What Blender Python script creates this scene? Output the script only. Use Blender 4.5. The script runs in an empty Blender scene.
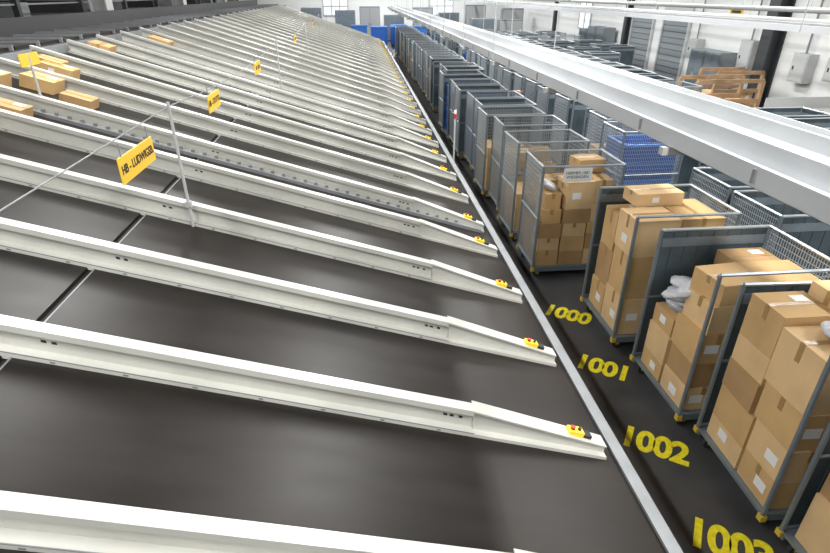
import bpy, math, random
from mathutils import Vector, Matrix
random.seed(7)
S=bpy.context.scene
COL=bpy.context.collection
try:
    S.view_settings.view_transform='Standard'; S.view_settings.look='None'
except Exception: pass

# ---------------------------------------------------------------- materials
def mat(name,c,rough=0.5,metal=0.0,var=0.0,scale=4.0,bump=0.0,emit=0.0,spec=0.5,stretch=None):
    m=bpy.data.materials.new(name); m.use_nodes=True
    nt=m.node_tree; b=nt.nodes['Principled BSDF']
    b.inputs['Base Color'].default_value=(*c,1); b.inputs['Roughness'].default_value=rough
    b.inputs['Metallic'].default_value=metal
    b.inputs['Specular IOR Level'].default_value=spec
    if emit>0:
        b.inputs['Emission Color'].default_value=(*c,1); b.inputs['Emission Strength'].default_value=emit
    if var>0 or bump>0:
        tc=nt.nodes.new('ShaderNodeTexCoord'); mp=nt.nodes.new('ShaderNodeMapping')
        n=nt.nodes.new('ShaderNodeTexNoise'); n.inputs['Scale'].default_value=scale
        n.inputs['Detail'].default_value=6
        if stretch: mp.inputs['Scale'].default_value=stretch
        nt.links.new(tc.outputs['Object'],mp.inputs['Vector']); nt.links.new(mp.outputs[0],n.inputs['Vector'])
        if var>0:
            r=nt.nodes.new('ShaderNodeValToRGB')
            r.color_ramp.elements[0].position=0.3; r.color_ramp.elements[1].position=0.7
            r.color_ramp.elements[0].color=(*[max(0,x*(1-var)) for x in c],1)
            r.color_ramp.elements[1].color=(*[min(1,x*(1+var)) for x in c],1)
            nt.links.new(n.outputs['Fac'],r.inputs[0]); nt.links.new(r.outputs[0],b.inputs['Base Color'])
            if rough<0.6:
                mr=nt.nodes.new('ShaderNodeMapRange'); mr.inputs['To Min'].default_value=rough*0.8; mr.inputs['To Max'].default_value=rough*1.25
                nt.links.new(n.outputs['Fac'],mr.inputs['Value']); nt.links.new(mr.outputs[0],b.inputs['Roughness'])
        if bump>0:
            bm=nt.nodes.new('ShaderNodeBump'); bm.inputs['Strength'].default_value=bump; bm.inputs['Distance'].default_value=0.01
            nt.links.new(n.outputs['Fac'],bm.inputs['Height']); nt.links.new(bm.outputs[0],b.inputs['Normal'])
    return m
M={}
M['white']=mat('painted_steel_white',(0.55,0.55,0.51),0.30,metal=.1,var=0.07,scale=2)
M['white2']=mat('galvanised_rail',(0.50,0.52,0.53),0.35,metal=.15,var=0.05,scale=2)
M['duct']=mat('duct_grey',(0.50,0.52,0.55),0.35,metal=.1,var=0.05,scale=2)
M['belt']=mat('chute_belt',(0.016,0.0135,0.012),0.38,var=0.3,scale=1.6,bump=0.03,stretch=(0.5,2.5,1),spec=.22)
M['dark']=mat('dark_steel',(0.03,0.03,0.033),0.5)
M['slit']=mat('joint_gap',(0.01,0.01,0.01),0.8)
M['rail']=mat('grey_edge_rail',(0.20,0.21,0.22),0.45,var=0.1,scale=6)
M['yellow']=mat('yellow_plastic',(0.85,0.60,0.03),0.4)
M['castor']=mat('castor_yellow',(0.60,0.42,0.05),0.5)
M['signy']=mat('sign_yellow',(0.80,0.50,0.04),0.5)
M['red']=mat('red_plastic',(0.5,0.03,0.02),0.35)
M['black']=mat('black_print',(0.015,0.015,0.015),0.6)
M['floor']=mat('floor_concrete',(0.055,0.055,0.057),0.42,var=0.4,scale=1.3,bump=0.05,spec=.4)
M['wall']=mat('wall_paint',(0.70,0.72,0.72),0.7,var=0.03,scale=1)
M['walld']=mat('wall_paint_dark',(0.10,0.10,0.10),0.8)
M['ceil']=mat('ceiling_panel',(0.22,0.22,0.22),0.8)
M['paint']=mat('floor_paint_yellow',(0.95,0.76,0.02),0.5,var=0.2,scale=18)
M['cage']=mat('cage_steel',(0.19,0.23,0.26),0.4,metal=0.3,var=0.08,scale=5)
M['cagel']=mat('cage_steel_light',(0.42,0.46,0.49),0.35,metal=0.4)
M['sheet']=mat('cage_sheet',(0.07,0.095,0.11),0.38,metal=0.2,var=0.25,scale=3)
M['blue']=mat('blue_plastic',(0.01,0.08,0.36),0.4)
M['blue2']=mat('blue_plastic_light',(0.03,0.16,0.50),0.4)
M['box1']=mat('cardboard_a',(0.56,0.36,0.16),0.8,var=0.1,scale=3)
M['box2']=mat('cardboard_b',(0.67,0.46,0.24),0.8,var=0.1,scale=3)
M['box3']=mat('cardboard_c',(0.42,0.26,0.12),0.8,var=0.1,scale=3)
M['tape']=mat('packing_tape',(0.38,0.23,0.09),0.3)
M['label']=mat('paper_label',(0.80,0.80,0.79),0.6)
M['bag']=mat('poly_bag',(0.62,0.63,0.67),0.35,var=0.08,scale=6,bump=0.5)
M['wood']=mat('pine_wood',(0.42,0.27,0.15),0.6,var=0.15,scale=5,stretch=(1,8,1))
M['win']=mat('window_daylight',(0.80,0.86,0.92),0.2,emit=0.4)
M['lamp']=mat('lamp_tube',(1,0.97,0.9),0.3,emit=6)
M['door']=mat('door_grey',(0.22,0.25,0.27),0.5)
M['col']=mat('column_dark',(0.04,0.045,0.05),0.45)
M['coll']=mat('column_light',(0.42,0.43,0.43),0.5)
M['rub']=mat('rubber',(0.03,0.03,0.03),0.7)
M['skin']=mat('skin',(0.62,0.38,0.27),0.5)
M['hair']=mat('hair',(0.05,0.03,0.02),0.6)
M['jacket']=mat('jacket_navy',(0.03,0.04,0.07),0.8)
M['trous']=mat('trousers',(0.05,0.05,0.06),0.8)

# ---------------------------------------------------------------- mesh builder
class MB:
    def __init__(s): s.v=[];s.f=[];s.m=[];s.names=[]
    def mi(s,n):
        if n not in s.names: s.names.append(n)
        return s.names.index(n)
    def add(s,vs,fs,m):
        o=len(s.v); s.v+= [tuple(v) for v in vs]; k=s.mi(m)
        for f in fs: s.f.append(tuple(i+o for i in f)); s.m.append(k)
    def box(s,c,d,m,R=None):
        vs=[]
        for x in(-.5,.5):
            for y in(-.5,.5):
                for z in(-.5,.5):
                    p=Vector((x*d[0],y*d[1],z*d[2]))
                    if R: p=R@p
                    vs.append(p+Vector(c))
        s.add(vs,[(0,1,3,2),(4,6,7,5),(0,4,5,1),(2,3,7,6),(0,2,6,4),(1,5,7,3)],m)
    def bb(s,a,b,m):
        s.box([(a[i]+b[i])/2 for i in range(3)],[abs(b[i]-a[i]) for i in range(3)],m)
    def prism_y(s,pts,y0,y1,m):   # pts in (x,z)
        n=len(pts)
        vs=[(p[0],y0,p[1]) for p in pts]+[(p[0],y1,p[1]) for p in pts]
        fs=[tuple(range(n)),tuple(range(2*n-1,n-1,-1))]+[((i+1)%n,i,i+n,(i+1)%n+n) for i in range(n)]
        s.add(vs,fs,m)
    def cyl(s,a,b,r,m,n=8,r2=None):
        a=Vector(a);b=Vector(b);d=(b-a).normalized()
        u=d.orthogonal().normalized();w=d.cross(u); r2=r if r2 is None else r2
        vs=[];
        for i in range(n):
            t=2*math.pi*i/n; o=u*math.cos(t)+w*math.sin(t)
            vs.append(a+o*r); vs.append(b+o*r2)
        fs=[(2*i,2*((i+1)%n),2*((i+1)%n)+1,2*i+1) for i in range(n)]
        fs+=[tuple(2*i for i in range(n-1,-1,-1)),tuple(2*i+1 for i in range(n))]
        s.add(vs,fs,m)
    def tube(s,a,b,w,m): s.cyl(a,b,w*0.6,m,6)
    def mesh(s,name,bevel=0):
        me=bpy.data.meshes.new(name); me.from_pydata(s.v,[],s.f)
        for n in s.names: me.materials.append(M[n])
        me.polygons.foreach_set('material_index',s.m); me.update()
        return me
    def obj(s,name,loc=(0,0,0),rz=0,parent=None,bevel=0):
        return place(s.mesh(name),name,loc,rz,parent,bevel)
def place(me,name,loc=(0,0,0),rz=0,parent=None,bevel=0):
    o=bpy.data.objects.new(name,me); COL.objects.link(o); o.location=loc; o.rotation_euler=(0,0,rz)
    if parent: o.parent=parent
    if bevel:
        b=o.modifiers.new('bevel','BEVEL'); b.width=bevel; b.segments=2; b.limit_method='ANGLE'
    return o
def text(name,body,loc,rot,size,m,parent=None,off=0.0,ext=0.001,sx=1.0,sp=1.0):
    c=bpy.data.curves.new(name,'FONT'); c.body=body; c.size=size; c.align_x='CENTER'; c.align_y='CENTER'
    c.offset=off; c.extrude=ext; c.space_character=sp; c.materials.append(M[m])
    o=bpy.data.objects.new(name,c); COL.objects.link(o); o.location=loc; o.rotation_euler=rot; o.scale=(sx,1,1)
    if parent: o.parent=parent
    return o

# ---------------------------------------------------------------- room shell
X0,X1,Y0,Y1,ZC=-14.0,15.0,-5.0,60.0,8.0
b=MB(); b.bb((X0,Y0,-0.1),(X1,Y1,0),'floor'); b.obj('floor')
b=MB(); b.bb((X0,Y0,ZC),(X1,Y1,ZC+0.15),'ceil'); b.obj('ceiling')
b=MB(); b.bb((X1,Y0,0),(X1+0.3,Y1,ZC),'wall'); b.obj('wall_right')
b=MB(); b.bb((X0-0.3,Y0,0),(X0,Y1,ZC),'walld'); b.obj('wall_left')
b=MB(); b.bb((X0,Y1,0),(X1,Y1+0.3,ZC),'wall'); b.obj('wall_back')
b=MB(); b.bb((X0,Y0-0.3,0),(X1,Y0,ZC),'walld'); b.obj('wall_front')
b=MB(); b.bb((X1-0.03,Y0,0),(X1,Y1,0.25),'door'); b.obj('baseboard_right')

# ---------------------------------------------------------------- chutes
SL=0.320; XE=1.95; XT=-5.5
def zb(x): return 0.60+SL*(XE-x)
def chute(w,brackets=False):
    b=MB()
    b.prism_y([(XT,zb(XT)),(-2.33,zb(-2.33)),(-2.33,zb(-2.33)-0.08),(XT,zb(XT)-0.08)],0,w,'belt')
    b.prism_y([(-2.27,zb(-2.27)),(XE,zb(XE)),(XE,zb(XE)-0.08),(-2.27,zb(-2.27)-0.08)],0,w,'belt')
    b.prism_y([(-2.33,zb(-2.33)-0.03),(-2.27,zb(-2.27)-0.03),(-2.27,zb(-2.27)-0.08),(-2.33,zb(-2.33)-0.08)],0,w,'slit')
    b.prism_y([(-2.28,zb(-2.28)+.003),(-2.27,zb(-2.27)+.003),(-2.27,zb(-2.27)-0.02),(-2.28,zb(-2.28)-0.02)],0.03,w-.03,'rail')
    b.bb((XE-0.05,0,0.12),(XE-0.01,w,zb(XE)-0.005),'white2')
    for x in (1.7,-1.5,-5.0):
        b.bb((x-.04,-.03,0),(x+.04,.03,zb(x)-0.06),'dark')
    xa=0.75; xe=1.86
    def band(h0,h1,y0,y1,m,x0=XT,x1=xa): b.prism_y([(x0,zb(x0)+h0),(x0,zb(x0)+h1),(x1,zb(x1)+h1),(x1,zb(x1)+h0)],y0,y1,m)
    H=0.22
    band(0,H-.012,-.018,.018,'white')
    band(H-.012,H+.006,-.065,.03,'white')
    band(H-.045,H-.012,-.065,-.055,'white')
    band(-.02,.03,-.10,.05,'white')
    band(.03,.036,-.10,-.094,'rail')  # thin grey strip drawn as a shadow line along the base flange
    h2=0.10
    b.prism_y([(xa,zb(xa)-.02),(xa,zb(xa)+H-.012),(xe,zb(xe)+h2),(xe,zb(xe)-.02)],-.04,.04,'white')
    b.prism_y([(xa,zb(xa)+H-.01),(xa,zb(xa)+H+.008),(xe,zb(xe)+h2+.015),(xe,zb(xe)+h2)],-.07,.06,'white')
    b.prism_y([(xa,zb(xa)-.02),(xa,zb(xa)+.03),(xe,zb(xe)+.03),(xe,zb(xe)-.02)],-.10,.06,'white')
    for x in (0.52,0.57,0.64,-2.12,-2.06): band(.10,.12,-.0205,-.018,'black',x,x+.03)
    x=-5.0
    while x<.6:
        band(.008,.022,-.102,-.1,'rail',x,x+.03); x+=.42
    if brackets:
        for k in range(46):
            x=-5.2+k*.15
            if x<1.5: b.box((x,-.115,zb(x)+.07),(.05,.02,.04),'rail')
        b.prism_y([(XT,zb(XT)+.0),(XT,zb(XT)+.05),(1.8,zb(1.8)+.05),(1.8,zb(1.8)+.0)],-.16,-.105,'rail')
    x=1.60; z=zb(x)+.14
    R=Matrix.Rotation(math.atan(SL),3,'Y')
    b.box((x,0,z+.015),(.13,.08,.05),'yellow',R)
    b.box((x+.10,0,z-.03),(.07,.07,.035),'black',R)
    b.cyl((x-.02,0,z+.03),(x-.02,0,z+.065),.018,'black',10)
    b.cyl((x-.02,0,z+.062),(x-.02,0,z+.072),.020,'red',12)
    b.cyl((x+.035,0,z+.02),(x+.04,0,z+.05),.014,'black',10)
    return b.mesh('parcel_chute')
ys=[-0.75,0.55,1.86,3.12,4.36,5.62,6.92,7.84]
while ys[-1]<46: ys.append(ys[-1]+1.32)
cache={}
for i in range(len(ys)-1):
    w=(round(ys[i+1]-ys[i],2),i==7)
    if w not in cache: cache[w]=chute(*w)
    place(cache[w],'parcel_chute',(0,ys[i],0))
b=MB(); b.bb((XE+.003,-0.75,0.50),(XE+.10,ys[-1],0.625),'rail'); b.bb((XE+.003,-0.75,0),(XE+.05,ys[-1],0.5),'dark'); b.obj('edge_rail')

# sorter line above the chute tops
b=MB()
b.bb((-7.6,-4,3.0),(-5.62,48,3.1),'dark')
b.bb((-5.70,-4,2.95),(-5.58,48,3.12),'rail')
b.bb((-7.7,-4,2.95),(-7.6,48,3.5),'dark')
y=-3.5
while y<47:
    b.bb((-7.3,y,3.1),(-6.0,y+.7,3.16),'belt'); b.bb((-7.35,y+.72,3.1),(-5.95,y+.76,3.20),'rail'); y+=.9
y=-3
while y<48:
    b.bb((-7.55,y,0),(-7.4,y+.15,3.0),'dark'); b.bb((-5.85,y,0),(-5.7,y+.15,3.0),'dark'); y+=4
b.obj('sorting_conveyor')
for yy,xx in ((20.3,-8.15),(29,-8.15),(38,-8.15)):
    b=MB(); q=.26
    b.bb((xx-q,yy-q,0),(xx-q+.05,yy+q,ZC),'coll'); b.bb((xx+q-.05,yy-q,0),(xx+q,yy+q,ZC),'coll')
    b.bb((xx-q+.05,yy-.03,0),(xx+q-.05,yy+.03,ZC),'coll'); b.bb((xx-q-.08,yy-q-.08,0),(xx+q+.08,yy+q+.08,.04),'rail')
    b.obj('steel_column')
b=MB()
b.bb((-12.5,-4,3.3),(-8.7,50,3.4),'dark')
for k in range(14):
    y=-2+k*3.7
    b.bb((-8.85,y,0),(-8.7,y+.15,4.2),'dark'); b.bb((-12.4,y,0),(-12.25,y+.15,4.2),'dark')
    b.bb((-12.4,y+1,3.4),(-9.2,y+1.5,3.75),'rail' if k%2 else 'dark')
for z in (3.7,4.1): b.bb((-8.80,-4,z),(-8.76,50,z+.04),'rail')
b.obj('maintenance_platform')

# ---------------------------------------------------------------- destination signs on a wire
b=MB()
sx=-1.82
b.cyl((sx,-1,3.02),(sx,5.5,3.04),.005,'rail',6)
py=[5.5,13.42,21.3,29.3,37.2]
for a,c in zip(py[:-1],py[1:]):
    n=8
    for i in range(n):
        t0=i/n;t1=(i+1)/n
        z=lambda t:3.04-.25*4*t*(1-t)*.5
        b.cyl((sx,a+(c-a)*t0,z(t0)),(sx,a+(c-a)*t1,z(t1)),.005,'rail',6)
for y in py:
    b.cyl((sx,y,zb(sx)+.0),(sx,y,3.08),.016,'coll',8)
    b.box((sx,y,zb(sx)+.25),(.06,.05,.06),'coll')
b.obj('sign_wire_line')
for sy,t,w in ((4.52,'HB - LUDWIGSB.',.74),(7.2,'HB - STUTTG.',.6),(10.6,'HB - ULM',.6),(17.5,'HB - KA',.6),(25.2,'HB - MA',.6)):
    b=MB(); b.box((0,0,0),(.012,w,.20),'signy')
    b.cyl((0,-w*.4,.1),(0,-w*.4,.2),.005,'rail',5); b.cyl((0,w*.4,.1),(0,w*.4,.2),.005,'rail',5)
    o=b.obj('destination_sign',(sx,sy,2.80))
    text('sign_text',t,(.008,0,0),(math.pi/2,0,math.pi/2),.095,'black',o,off=.002)
b=MB(); b.cyl((-4.2,7.86,zb(-4.2)),(-4.2,7.86,3.3),.016,'coll'); b.box((-4.2,7.86,3.24),(.012,.45,.15),'signy'); 
b.obj('destination_sign')

# ---------------------------------------------------------------- parcels
def carton(b,c,d,rz=0,m=None,label=True):
    R=Matrix.Rotation(rz,3,'Z'); m=m or random.choice(['box1','box2','box1','box3','box2'])
    b.box(c,d,m,R)
    c=Vector(c); e=.0025
    if d[0]>d[1]:
        b.box(c+R@Vector((0,0,d[2]/2+e/2)),(d[0],.05,e),'tape',R)
        b.box(c+R@Vector((-d[0]/2-e/2,0,d[2]*.33)),(e,.05,d[2]*.34),'tape',R)
    else:
        b.box(c+R@Vector((0,0,d[2]/2+e/2)),(.05,d[1],e),'tape',R)
        b.box(c+R@Vector((0,-d[1]/2-e/2,d[2]*.33)),(.05,e,d[2]*.34),'tape',R)
    if label and random.random()<.3:
        s=min(.10,d[1]*.3,d[2]*.4)
        b.box(c+R@Vector((-d[0]/2-e,random.uniform(-.2,.2)*d[1],random.uniform(-.15,.15)*d[2])),(e,s*1.3,s),'label',R)
    if label and random.random()<.35:
        s=min(.10,d[0]*.3,d[2]*.4)
        b.box(c+R@Vector((d[0]*random.uniform(-.2,.2),-d[1]/2-e,0)),(s*1.4,e,s),'label',R)
    if label and random.random()<.3:
        s=min(.10,d[0]*.3,d[1]*.3)
        b.box(c+R@Vector((d[0]*.22,d[1]*.2,d[2]/2+e)),(s*1.3,s,e),'label',R)
def stack(seed,W=1.08,D=.72,h=1.3,big=False,hv=.35):
    st=random.getstate(); random.seed(seed); b=MB()
    nx=2 if big else random.choice([2,3]); ny=1 if big else 2
    xs=[0]+sorted(random.uniform(.35,.65) if nx==2 else (k+random.uniform(.8,1.2))/3 for k in range(nx-1))+[1]
    for i in range(nx):
        for j in range(ny):
            x0=-W/2+W*xs[i];x1=-W/2+W*xs[i+1];y0=-D/2+D*j/ny;y1=-D/2+D*(j+1)/ny
            z=0; top=h*random.uniform(1-hv,1)
            while z<top-.08:
                hh=min(random.uniform(.16,.34) if not big else random.uniform(.3,.5),max(.12,top-z))
                g=random.uniform(.012,.04)
                carton(b,((x0+x1)/2+random.uniform(-.008,.008),(y0+y1)/2,z+hh/2),(x1-x0-g,y1-y0-g,hh-.003),random.uniform(-.02,.02))
                z+=hh
    me=b.mesh('parcel_stack'); random.setstate(st); return me

# ---------------------------------------------------------------- roll cages
def cage(kind,W=1.2,D=.85,H=1.8):
    b=MB(); x0,x1,y0,y1=-W/2,W/2,-D/2,D/2; zd=.2
    c='cage'
    b.bb((x0,y0,zd-.03),(x1,y1,zd),c)
    b.bb((x0,y0+.001,zd-.08),(x1-.001,y0+.04,zd-.03),c); b.bb((x0,y1-.04,zd-.08),(x1-.001,y1-.001,zd-.03),c)
    for x in (x0+.1,x1-.1):
        for y in (y0+.08,y1-.08):
            b.box((x,y,.145),(.09,.09,.02),'castor')
            b.box((x-.0,y-.026,.10),(.05,.006,.09),'castor'); b.box((x,y+.026,.10),(.05,.006,.09),'castor')
            b.cyl((x,y-.018,.06),(x,y+.018,.06),.06,'rub',14)
    for x in (x0,x1):
        for y in (y0,y1):
            b.tube((x,y,zd-.05),(x,y,H),.035,c)
            b.box((x,y,zd-.03),(.052,.052,.06),'castor' if x<0 else c)
    def panel(p,q,fill):
        p=Vector(p);q=Vector(q);L=(q-p).length;d=(q-p)/L
        for z in (zd+.03,(zd+H)/2,H): b.tube(p+Vector((0,0,z)),q+Vector((0,0,z)),.03,'cagel' if z==H else c)
        R=Matrix.Rotation(math.atan2(d.y,d.x),3,'Z')
        if fill=='sheet':
            b.box((p+q)/2+Vector((0,0,(zd+H)/2)),(L-.03,.004,H-zd-.02),'sheet',R)
            k=1
            while k*.15<L-.05:
                b.box(p+d*k*.15+Vector((0,0,(zd+H)/2)),(.02,.016,H-zd-.06),'sheet',R); k+=1
            b.box((p+q)/2+Vector((0,0,H-.14)),(L-.05,.02,.10),'cage',R)
        else:
            s=.035;k=1
            while k*s<L-.01:
                b.box(p+d*k*s+Vector((0,0,(zd+H)/2)),(.006,.006,H-zd),'cagel',R); k+=1
            k=1
            while zd+k*.07<H:
                b.box((p+q)/2+Vector((0,0,zd+k*.07)),(L,.005,.005),'cagel',R); k+=1
    P={'f':((x0,y0,0),(x1,y0,0)),'b':((x0,y1,0),(x1,y1,0)),'r':((x1,y0,0),(x1,y1,0)),'l':((x0,y0,0),(x0,y1,0))}
    cfg={'sheet':'f:sheet b:sheet r:sheet','hero':'b:sheet r:mesh','mesh':'b:mesh r:mesh l:mesh','full':'f:mesh b:mesh r:mesh l:mesh','mix':'f:sheet b:sheet r:mesh l:mesh'}[kind]
    for t in cfg.split():
        k,f=t.split(':'); panel(*P[k],f)
    if 'f:' not in cfg: b.tube((x0,y0,H),(x1,y0,H),.03,'cagel')
    return b.mesh('roll_cage')
CM={k:cage(k) for k in('sheet','mesh','full','mix')}
CM['hero']=cage('hero',D=1.02); CM['hsheet']=cage('sheet',D=1.02)
STK=[stack(100+i,h=random.uniform(.8,1.5),big=(i%3==0)) for i in range(10)]
def bluebin(n):
    b=MB(); W,D=1.0,.72
    for k in range(n):
        z=k*.34
        for s in(-1,1):
            b.bb((-W/2,s*D/2-.015,z),(W/2,s*D/2+.015,z+.29),'blue')
            b.bb((s*W/2-.015,-D/2,z),(s*W/2+.015,D/2,z+.29),'blue')
            b.bb((-W/2-.02,s*D/2-.03,z+.29),(W/2+.02,s*D/2+.03,z+.33),'blue2')
            b.bb((s*W/2-.03,-D/2,z+.291),(s*W/2+.03,D/2,z+.331),'blue2')
        b.bb((-W/2+.02,-D/2+.02,z),(W/2-.02,D/2-.02,z+.02),'blue')
    return b.mesh('blue_tote_stack')
BB=bluebin(4); BB2=bluebin(3)
def put_cage(kind,x,y,rz=0,content=None):
    o=place(CM[kind],'roll_cage',(x,y,0),rz)
    if content is not None: place(content,'parcel_load',(0,0,.202),0,o)
    return o

def hero(x,y,kind,boxes,bags=(),rz=0,ky=1.0):
    o=place(CM[kind],'roll_cage',(x,y,0),rz)
    b=MB()
    for (bx,by,bz,dx,dy,dz,r,m) in boxes: carton(b,(bx,by*ky,bz+dz/2),(dx-.008,dy*ky-.008,dz-.003),r,m)
    b.obj('parcel_load',(0,0,.202),0,o,bevel=.004)
    for (bx,by,bz,r) in bags:
        bpy.ops.mesh.primitive_cube_add(size=2)
        s=bpy.context.object; s.name='poly_mailer'; s.parent=o; s.location=(bx,by*ky,bz+.2)
        s.rotation_euler=(.25*math.sin(r*3),.3+.3*math.cos(r*2),r)
        sb=s.modifiers.new('s','SUBSURF'); sb.levels=3; sb.render_levels=3
        s.scale=(.23,.17,.075)
        tx=bpy.data.textures.new('crumple','CLOUDS'); tx.noise_scale=.35
        d=s.modifiers.new('d','DISPLACE'); d.texture=tx; d.strength=.35; d.texture_coords='LOCAL'
        s.data.materials.append(M['bag']); s.data.polygons.foreach_set('use_smooth',[True]*len(s.data.polygons))
    return o
B1,B2,B3='box1','box2','box3'
# A : nearest full cage
hero(3.76,3.20,'hero',[
 (-.35,-.22,0,.42,.34,.30,0,B1),(-.35,.17,0,.42,.40,.24,0,B2),(.2,0,0,.6,.74,.55,0,B3),
 (-.36,-.22,.30,.40,.34,.34,.03,B2),(-.36,.17,.24,.40,.40,.36,0,B1),
 (-.35,-.20,.64,.44,.36,.36,0,B1),(-.36,.19,.60,.42,.36,.30,-.03,B3),
 (.22,0,.55,.64,.76,.45,0,B1),(-.32,-.18,1.0,.50,.38,.50,.02,B2),(-.36,.20,.90,.40,.34,.26,.04,B2),
 (.24,-.19,1.0,.58,.36,.62,0,B1),(-.33,.2,1.16,.46,.34,.40,.03,B1),(.23,.2,1.0,.60,.34,.66,0,B2)],
 [(-.25,-.16,1.56,1.0),(.2,-.15,1.68,2.0)],ky=1.2,rz=-.04)
# A0 at frame corner
hero(3.80,2.06,'hsheet',[
 (-.3,0,0,.5,.74,.5,0,B2),(.25,0,0,.5,.74,.6,0,B1),(-.3,-.15,.5,.48,.42,.42,0,B1),(-.3,.22,.5,.45,.3,.3,0,B3),(.25,0,.6,.5,.7,.6,0,B2),(-.3,-.12,.92,.5,.44,.35,.03,B2)],ky=1.2)
# B
hero(3.68,4.42,'hero',[
 (-.36,-.2,0,.40,.36,.28,0,B2),(-.36,.18,0,.40,.34,.22,0,B1),(.2,0,0,.6,.72,.5,0,B1),
 (-.36,-.2,.28,.38,.34,.30,.04,B3),(-.36,.18,.22,.40,.34,.34,0,B2),(-.36,-.2,.58,.42,.36,.34,-.03,B1),
 (-.36,.19,.56,.36,.32,.22,0,B1),(.22,.0,.5,.62,.72,.5,0,B2),(-.30,-.19,.92,.44,.34,.30,.05,B2),(.25,-.15,1.0,.58,.42,.42,0,B1),
 (-.26,-.17,1.22,.46,.36,.22,.1,B1),(.25,.2,1.0,.5,.3,.4,0,B3)],
 [(-.42,.14,.86,.3),(-.42,.18,.97,1.4),(-.2,.24,1.05,2.2),(-.38,.2,1.10,.9),(-.42,.02,1.18,2.9),(-.46,.10,1.04,2.3)],ky=1.2)
# C
hero(3.60,5.82,'hero',[
 (-.3,-.18,0,.5,.4,.5,0,B2),(-.3,.2,0,.5,.34,.4,0,B1),(.27,0,0,.55,.74,.5,0,B1),
 (-.3,-.18,.5,.48,.38,.55,0,B1),(-.3,.2,.4,.46,.34,.5,0,B3),(.27,0,.5,.55,.72,.5,0,B2),
 (-.28,-.17,1.05,.54,.38,.46,.02,B2),(-.3,.21,.9,.46,.3,.50,0,B1),(.28,-.05,1.0,.52,.56,.5,0,B1),(-.05,.19,1.5,.6,.3,.16,.05,B2)],ky=1.2)
# D with sign
d=hero(3.16,7.72,'mesh',[
 (-.38,-.2,0,.36,.36,.26,0,B1),(0,-.2,0,.38,.36,.22,0,B3),(.37,-.2,0,.34,.36,.26,0,B2),
 (-.38,-.2,.26,.34,.36,.2,0,B2),(0,-.2,.22,.38,.36,.26,0,B1),(.37,-.2,.26,.34,.36,.26,0,B3),
 (-.38,-.2,.46,.36,.36,.24,0,B3),(0,-.2,.48,.36,.36,.22,0,B2),(.37,-.2,.52,.36,.36,.2,0,B1),
 (-.38,-.2,.70,.3,.36,.22,0,B1),(.0,-.2,.70,.42,.38,.22,.03,B3),(.38,-.2,.72,.32,.34,.28,0,B2),
 (.02,-.18,.92,.44,.40,.42,.05,B2),(-.38,-.18,.92,.26,.3,.24,.1,B1),(.38,-.18,1.0,.28,.34,.35,-.05,B2),
 (-.3,.22,0,.5,.34,.9,0,B1),(.3,.22,0,.5,.34,1.2,0,B2),(.3,.2,1.35,.44,.34,.2,.1,B1),(.3,.22,1.2,.4,.3,.15,0,B3),(-.2,.22,.9,.5,.34,.35,.08,B1)],
 [(-.38,-.1,1.22,.5)])
b=MB(); b.box((0,0,0),(.42,.004,.2),'label'); s=b.obj('cage_sign',(-.1,-.46,1.68),0,d)
text('sign_text','HERMES 1001\nWIESBADEN',(0,-.003,0),(math.pi/2,0,0),.06,'black',s)

# first row onward
random.seed(21)
y=9.10; k=0
while y<44:
    x=3.20+random.uniform(-.06,.08)+ (0.15 if y>18 else 0)
    c=random.choice([STK[random.randrange(10)],STK[random.randrange(10)],None,None,BB2,BB])
    kind=random.choice(['mesh','mesh','full','mix','sheet'])
    if k<2: c=STK[k+3]; kind='mesh'
    put_cage(kind,x,y,random.uniform(-.03,.03),c)
    y+=random.choice([1.0,1.02,1.05,1.3]) ; k+=1
for xr,ys0,ye,p in ((5.35,8.6,42,.92),(6.85,12.5,42,.88),(8.4,14.5,40,.75),(10.1,21,38,.6),(12.0,25,38,.5)):
    y=ys0
    while y<ye:
        if random.random()<p:
            c=random.choice([STK[random.randrange(10)],STK[random.randrange(10)],None,None,BB if xr<6 else BB2])
            put_cage(random.choice(['mesh','full','mix','sheet']),xr+random.uniform(-.12,.12),y,random.uniform(-.05,.05),c)
        y+=random.choice([1.08,1.1,1.3])
for x,y in ((5.2,5.6),(5.25,6.6)): put_cage('mix',x,y,0,None)
for x,y in ((7.1,7.9),(7.1,9.0),(7.1,10.1),(8.9,9.6),(8.9,10.7)): put_cage('sheet',x,y,0,None)

# ---------------------------------------------------------------- floor numbers
for t,x,y in (('1003',2.84,2.60),('1002',2.76,3.72),('1001',2.76,4.98),('1000',2.75,6.20)):
    text('floor_number',t,(x,y,.002),(0,0,math.radians(-34)),.41,'paint',off=.016,ext=.001,sx=.84,sp=.93)

# ---------------------------------------------------------------- overhead cable duct
b=MB(); ya,yb=-4,46
b.bb((2.42,ya,2.94),(2.60,yb,3.00),'duct')
b.bb((2.40,ya+.01,2.93),(2.42,yb,3.06),'duct')
b.bb((2.60,ya+.01,2.935),(2.63,yb,3.14),'white2')
b.bb((2.63,ya,2.94),(2.78,yb,2.96),'rail')
b.bb((2.78,ya,2.96),(3.02,yb,3.05),'duct')
b.bb((3.02,ya+.01,2.95),(3.05,yb,3.16),'white2')
b.bb((3.05,ya,2.94),(3.15,yb,2.965),'rail')
b.bb((3.15,ya+.01,2.96),(3.42,yb,3.06),'duct')
b.bb((3.42,ya+.01,2.95),(3.44,yb,3.10),'white2')
y=-2
while y<46:
    b.bb((2.35,y,2.86),(3.45,y+.06,2.92),'coll')
    if y>8 or y<0:
        b.cyl((2.36,y+.03,2.9),(2.36,y+.03,ZC),.008,'coll',6); b.cyl((3.46,y+.03,2.9),(3.46,y+.03,ZC),.008,'coll',6)
    y+=3
y=-3
while y<46:
    b.bb((2.39,y,2.95),(2.399,y+.03,3.04),'rail'); y+=1.5
b.cyl((2.75,ya,2.80),(2.75,yb,2.80),.03,'coll',8)
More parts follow.
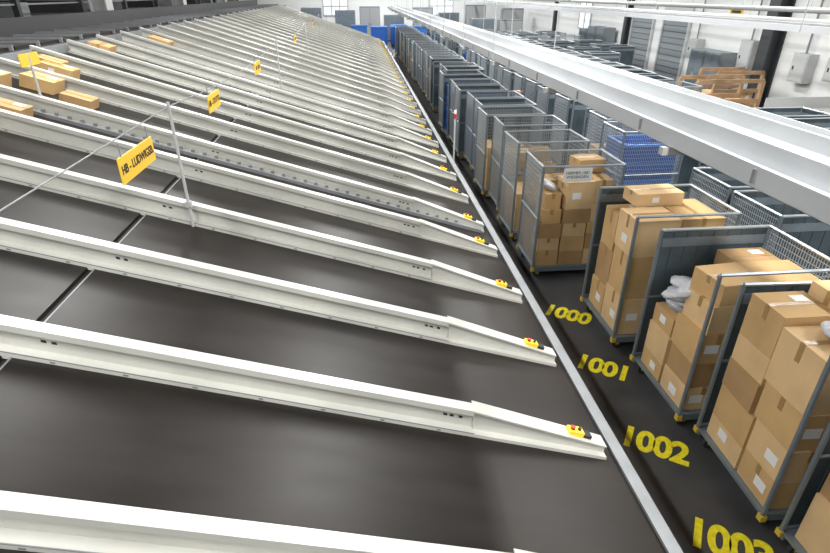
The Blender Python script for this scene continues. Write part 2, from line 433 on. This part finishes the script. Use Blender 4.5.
b.cyl((2.95,ya,2.80),(2.95,yb,2.80),.02,'dark',8)
b.obj('overhead_cable_duct')
b=MB()
for x in(5.6,6.2): b.bb((x,-4,3.55),(x+.03,50,3.63),'duct')
y=-3.8
while y<50: b.bb((5.63,y,3.56),(6.2,y+.03,3.59),'duct'); y+=.35
for i in range(5): b.cyl((5.7+i*.09,-4,3.61),(5.7+i*.09,50,3.61),.02,'dark' if i%2 else 'coll',6)
y=2
while y<50: b.cyl((5.6,y,3.55),(5.6,y,ZC),.008,'coll',6); b.cyl((6.22,y,3.55),(6.22,y,ZC),.008,'coll',6); y+=5
b.obj('cable_ladder')
for (x,z,r) in((8.5,3.7,.05),(8.8,3.7,.03),(10.5,3.4,.06),(12.5,3.3,.06)):
    b=MB(); b.cyl((x,0,z),(x,55,z),r,'coll',10)
    y=3
    while y<55: b.cyl((x,y,z),(x,y,ZC),.008,'coll',5); y+=5
    b.obj('ceiling_pipe')

# ---------------------------------------------------------------- right wall furniture
for y,q,m in ((7,.2,'col'),(13.2,.2,'col'),(19.6,.27,'col'),(31.5,.15,'col'),(43.5,.15,'col')):
    b=MB(); x=X1-q-.01
    b.bb((x-q,y-q,0),(x-q+.05,y+q,ZC),m); b.bb((x+q-.05,y-q,0),(x+q,y+q,ZC),m); b.bb((x-q+.05,y-.03,0),(x+q-.05,y+.03,ZC),m)
    b.bb((x-q-.08,y-q-.08,0),(x+q,y+q+.08,.03),m)
    b.obj('wall_column')
n=1
for y in (38,):
    b=MB(); w=2.0
    b.bb((X1-.05,y-w/2,1.9),(X1-.02,y+w/2,3.9),'win')
    for yy in (y-w/2,y,y+w/2): b.bb((X1-.09,yy-.04,1.85),(X1-.03,yy+.04,3.95),'coll')
    for z in (1.88,2.9,3.92): b.bb((X1-.095,y-w/2-.04,z-.035),(X1-.035,y+w/2+.04,z+.035),'coll')
    b.obj('window_%d'%n); n+=1
n=1
for y in (26.6,29.9):
    b=MB(); w=2.2
    b.bb((X1-.06,y-w/2,0),(X1-.01,y+w/2,3.1),'door')
    for k in range(12): b.bb((X1-.075,y-w/2,k*.26),(X1-.05,y+w/2,k*.26+.02),'col')
    b.bb((X1-.12,y-w/2-.12,0),(X1-.01,y-w/2,3.2),'white2'); b.bb((X1-.12,y+w/2,0),(X1-.01,y+w/2+.12,3.2),'white2'); b.bb((X1-.12,y-w/2-.12,3.2),(X1-.01,y+w/2+.12,3.4),'white2')
    b.obj('door_%d'%n); n+=1
for y,z,h in ((14.6,1.2,1.2),(16.4,1.5,.7),(17.9,1.3,.9),(20.8,1.2,1.2),(12.0,1.6,.7),(24.4,1.4,.8)):
    b=MB(); b.bb((X1-.35,y-.35,z),(X1-.01,y+.35,z+h),'coll'); b.bb((X1-.37,y-.3,z+.05),(X1-.35,y+.3,z+h-.05),'white2'); b.box((X1-.38,y+.2,z+h/2),(.02,.04,.12),'black')
    b.cyl((X1-.2,y,z+h),(X1-.2,y,ZC),.03,'rail'); b.cyl((X1-.1,y+.15,z+h),(X1-.1,y+.15,ZC),.02,'rail')
    b.obj('electrical_cabinet')
# free-standing grey cabinets along the wall
for y,h in ((21.9,1.9),(23.0,1.9),(33.2,2.2),(34.6,2.2),(36.0,2.0)):
    b=MB(); b.bb((-.35,-.5,.08),(.35,.5,h),'door'); b.bb((-.37,-.47,.15),(-.35,-.01,h-.06),'cage'); b.bb((-.37,.01,.15),(-.35,.47,h-.06),'cage'); b.bb((-.33,-.48,0),(.33,.48,.08),'dark')
    b.box((-.385,-.06,h/2),(.03,.02,.16),'coll'); b.box((-.385,.06,h/2),(.03,.02,.16),'coll')
    b.obj('storage_cabinet',(14.45,y,0))
b=MB()
for z in (3.5,3.62): b.cyl((X1-.07,0,z),(X1-.07,6.5,z),.02,'coll',8)
b.obj('wall_conduit')
b=MB(); b.box((0,0,0),(.02,.8,.4),'signy'); b.box((-.012,0,.02),(.004,.6,.1),'black'); b.box((-.012,0,-.12),(.004,.5,.06),'black'); b.obj('wall_sign',(X1-.02,22.4,3.3))
for x,y in ((10.8,12.6),(12.9,9.8),(12.9,14.4)):
    b=MB(); L,W=2.4,1.5
    b.bb((-L/2,-W/2,.92),(L/2,W/2,1.0),'white'); b.bb((-L/2+.05,-W/2+.05,.35),(L/2-.05,W/2-.05,.4),'coll')
    for sx_ in(-1,1):
        for sy_ in(-1,1): b.bb((sx_*(L/2-.08)-.04,sy_*(W/2-.08)-.04,0),(sx_*(L/2-.08)+.04,sy_*(W/2-.08)+.04,.92),'col')
    b.bb((-L/2,W/2-.04,1.0),(L/2,W/2,1.3),'coll')
    b.obj('sorting_table',(x,y,0))
for x,y,w in ((11.7,17.4,2.2),(13.3,19.3,1.7)):
    b=MB()
    for sx_ in(-1,1):
        for sy_ in(-1,1): b.bb((sx_*w/2-.05,sy_*.5-.05,0),(sx_*w/2+.05,sy_*.5+.05,1.5),'wood')
    for z in(.3,.85,1.45):
        b.bb((-w/2,-.56,z),(w/2,-.5,z+.12),'wood'); b.bb((-w/2,.5,z),(w/2,.56,z+.12),'wood')
    for k in range(8): b.bb((-w/2+k*w/8+.02,-.5,.42),(-w/2+(k+1)*w/8-.02,.5,.45),'wood')
    for k in range(3): carton(b,(-w/3+k*w/3,0,.45+.2),(.5,.6,.4),0)
    b.obj('wooden_rack',(x,y,0))
b=MB()
for z in(.45,.95): b.cyl((8.2,7.6,z),(11.5,7.6,z),.035,'yellow',10)
for x in(8.2,9.3,10.4,11.5): b.cyl((x,7.6,0),(x,7.6,.98),.04,'yellow',10); b.box((x,7.6,.01),(.18,.18,.02),'yellow')
b.obj('yellow_guard_rail')
# back wall
n=2
for x in (-2,8.5):
    b=MB(); b.bb((x-1.2,Y1-.05,2.0),(x+1.2,Y1-.02,3.6),'win')
    for xx in(-1.2,-.4,.4,1.2): b.bb((x+xx-.05,Y1-.1,1.95),(x+xx+.05,Y1-.02,3.65),'coll')
    for z in(1.98,2.8,3.62): b.bb((x-1.25,Y1-.11,z-.05),(x+1.25,Y1-.025,z+.05),'coll')
    b.obj('window_%d'%n); n+=1
random.seed(3)
for x,y in ((1.8,48.6),(3.4,48.8),(5,48.5),(0.2,50.5),(6.8,48.4),(-2,51),(-4,51),(3.6,51),(8.6,47),(10.3,48)):
    b=MB(); b.bb((-.65,-.5,.2),(.65,.5,1.449),random.choice(['blue','blue2'])); b.bb((-.7,-.55,1.45),(.7,.55,1.55),'blue2')
    for sx_ in(-.5,.5):
        for sy_ in(-.4,.4): b.cyl((sx_,sy_-.03,.1),(sx_,sy_+.03,.1),.1,'rub',12)
    b.obj('blue_container',(x,y,0))
for i,(x,y,h) in enumerate(((-1,54,2.6),(1.2,54,2.9),(3.4,54.5,2.2),(6,54,2.8),(8.3,53.5,2.4),(10.8,54,3.0),(-4,54.5,2.8),(-7,54,3.0),(-9.5,54,3.3),(13.2,50,2.8),(-11.5,54,3.5),(11.5,44,2.2),(9.3,43.5,2.3))):
    b=MB(); b.bb((-.9,-.4,.1),(.9,.4,h),'door'); b.bb((-.85,-.42,.2),(-.02,-.4,h-.1),'coll' if i%2 else 'cage'); b.bb((.02,-.42,.2),(.85,-.4,h-.1),'coll' if i%2 else 'cage'); b.bb((-.88,-.38,0),(.88,.38,.1),'dark')
    b.box((-.1,-.44,h/2),(.03,.03,.2),'black'); b.box((.1,-.44,h/2),(.03,.03,.2),'black')
    b.obj('machine_cabinet',(x,y,0))

# parcels at the chute tops
random.seed(5)
for x,y,sx_,sy_,sz_ in ((-4.1,8.6,.42,.3,.14),(-4.7,8.9,.45,.35,.18),(-5.1,8.4,.35,.35,.2),(-4.9,9.9,.5,.3,.16),(-4.35,7.3,.4,.3,.18),(-5.1,10.1,.4,.3,.18),(-4.5,6.3,.4,.4,.2),(-5.2,12.4,.4,.4,.2),(-4.9,15.1,.5,.4,.2)):
    b=MB(); carton(b,(0,0,sz_/2),(sx_,sy_,sz_),0,random.choice(['box1','box3']))
    o=b.obj('cardboard_box',(x,y,zb(x)+.003)); o.rotation_euler=(0,math.atan(SL),0)

b=MB(); b.cyl((2.1,12.2,0),(2.1,12.2,1.5),.02,'white2')
b.cyl((2.1,12.2,1.5),(2.1,12.2,1.6),.03,'red',10); b.cyl((2.1,12.2,1.6),(2.1,12.2,1.68),.03,'label',10); b.box((2.1,12.2,.01),(.08,.16,.02),'rail')
b.obj('signal_pole')

# ---------------------------------------------------------------- worker
def worker(loc,rz):
    J=[((0,0,.95),.13),((0,0,1.15),.135),((0,0,1.38),.15),((0,0,1.50),.06),((0,.02,1.58),.075),((0,.02,1.68),.095),
       ((.09,0,.88),.10),((.11,.03,.50),.065),((.11,0,.10),.045),((.12,.14,.04),.038),
       ((-.09,0,.88),.10),((-.11,-.03,.50),.065),((-.11,-.06,.10),.045),((-.12,.08,.04),.038),
       ((.19,0,1.42),.07),((.25,.02,1.14),.048),((.24,.22,.98),.034),((.24,.29,.95),.036),
       ((-.19,0,1.42),.07),((-.25,.02,1.14),.048),((-.24,.22,.98),.034),((-.24,.29,.95),.036)]
    E=[(0,1),(1,2),(2,3),(3,4),(4,5),(0,6),(6,7),(7,8),(8,9),(0,10),(10,11),(11,12),(12,13),(2,14),(14,15),(15,16),(16,17),(2,18),(18,19),(19,20),(20,21)]
    for hand,s in((17,1),(21,-1)):
        hx,hy,hz=J[hand][0]
        for i,(o,l) in enumerate(((-.03,.065),(-.01,.08),(.01,.075),(.03,.06))):
            J.append(((hx+o,hy+.05,hz),.009)); J.append(((hx+o,hy+.05+l*.7,hz-l*.5),.008))
            E.append((hand,len(J)-2)); E.append((len(J)-2,len(J)-1))
        J.append(((hx-s*.05,hy+.03,hz-.01),.01)); E.append((hand,len(J)-1))
    me=bpy.data.meshes.new('worker'); me.from_pydata([j[0] for j in J],E,[]); o=bpy.data.objects.new('warehouse_worker',me); COL.objects.link(o)
    m=o.modifiers.new('s','SKIN')
    for i,j in enumerate(J): me.skin_vertices[0].data[i].radius=(j[1],j[1])
    me.skin_vertices[0].data[0].use_root=True
    o.modifiers.new('ss','SUBSURF').levels=2
    dg=bpy.context.evaluated_depsgraph_get(); dg.update()
    nm=bpy.data.meshes.new_from_object(o.evaluated_get(dg)); o.modifiers.clear(); o.data=nm
    nm.materials.clear()
    for k in('jacket','trous','skin','hair','rub'): nm.materials.append(M[k])
    for p in nm.polygons:
        c=p.center; p.use_smooth=True
        if c.z>1.5: p.material_index=3 if (c.z>1.70 or c.y<-.01) else 2
        elif c.y>.24 and c.z<1.05 and c.z>.8: p.material_index=2
        elif c.z<.1: p.material_index=4
        elif c.z<.93: p.material_index=1
        else: p.material_index=0
    o.location=loc; o.rotation_euler=(0,0,rz)
    zmin=min(v.co.z for v in nm.vertices); o.location.z-=zmin
    b=MB(); b.cyl((0,.11,1.63),(0,.135,1.615),.012,'skin',8,.018); 
    for s in(-1,1):
        b.cyl((s*.035,.10,1.66),(s*.035,.112,1.66),.009,'black',8); b.cyl((s*.095,.02,1.62),(s*.105,.02,1.66),.015,'skin',8)
    b.box((0,.105,1.575),(.04,.012,.008),'red')
    b.obj('face',(0,0,0),0,o)
worker((4.30,15.0,0),math.radians(175))

# ---------------------------------------------------------------- lights
for x in (-9.5,-3.5,2.5,9.0):
    for y in (-1,9,19,30,42,54):
        b=MB()
        b.bb((-.2,-3,0),(.2,3,.08),'white2'); b.bb((-.12,-2.9,-.03),(.12,2.9,0),'lamp')
        b.cyl((0,-2,.08),(0,-2,.9),.01,'coll',5); b.cyl((0,2,.08),(0,2,.9),.01,'coll',5)
        o=b.obj('ceiling_lamp',(x,y,7.1))
        l=bpy.data.lights.new('lamp','AREA'); l.shape='RECTANGLE'; l.size=.6; l.size_y=6; l.color=(1,.99,.965)
        l.energy={-9.5:60,-3.5:520,2.5:690,9.0:760}[x]
        lo=bpy.data.objects.new('lamp_light',l); COL.objects.link(lo); lo.parent=o; lo.location=(0,0,-.06)
w=bpy.data.worlds.new('world'); S.world=w; w.use_nodes=True
w.node_tree.nodes['Background'].inputs[0].default_value=(.8,.85,.9,1); w.node_tree.nodes['Background'].inputs[1].default_value=.5

# ---------------------------------------------------------------- camera
cd=bpy.data.cameras.new('camera'); cam=bpy.data.objects.new('camera',cd); COL.objects.link(cam)
cam.location=(0,0,4.0); cam.rotation_euler=(math.radians(90-27.8),0,math.radians(-5.6))
cd.sensor_width=36; cd.lens=539/830*36; cd.clip_start=.05; cd.clip_end=200
S.camera=cam
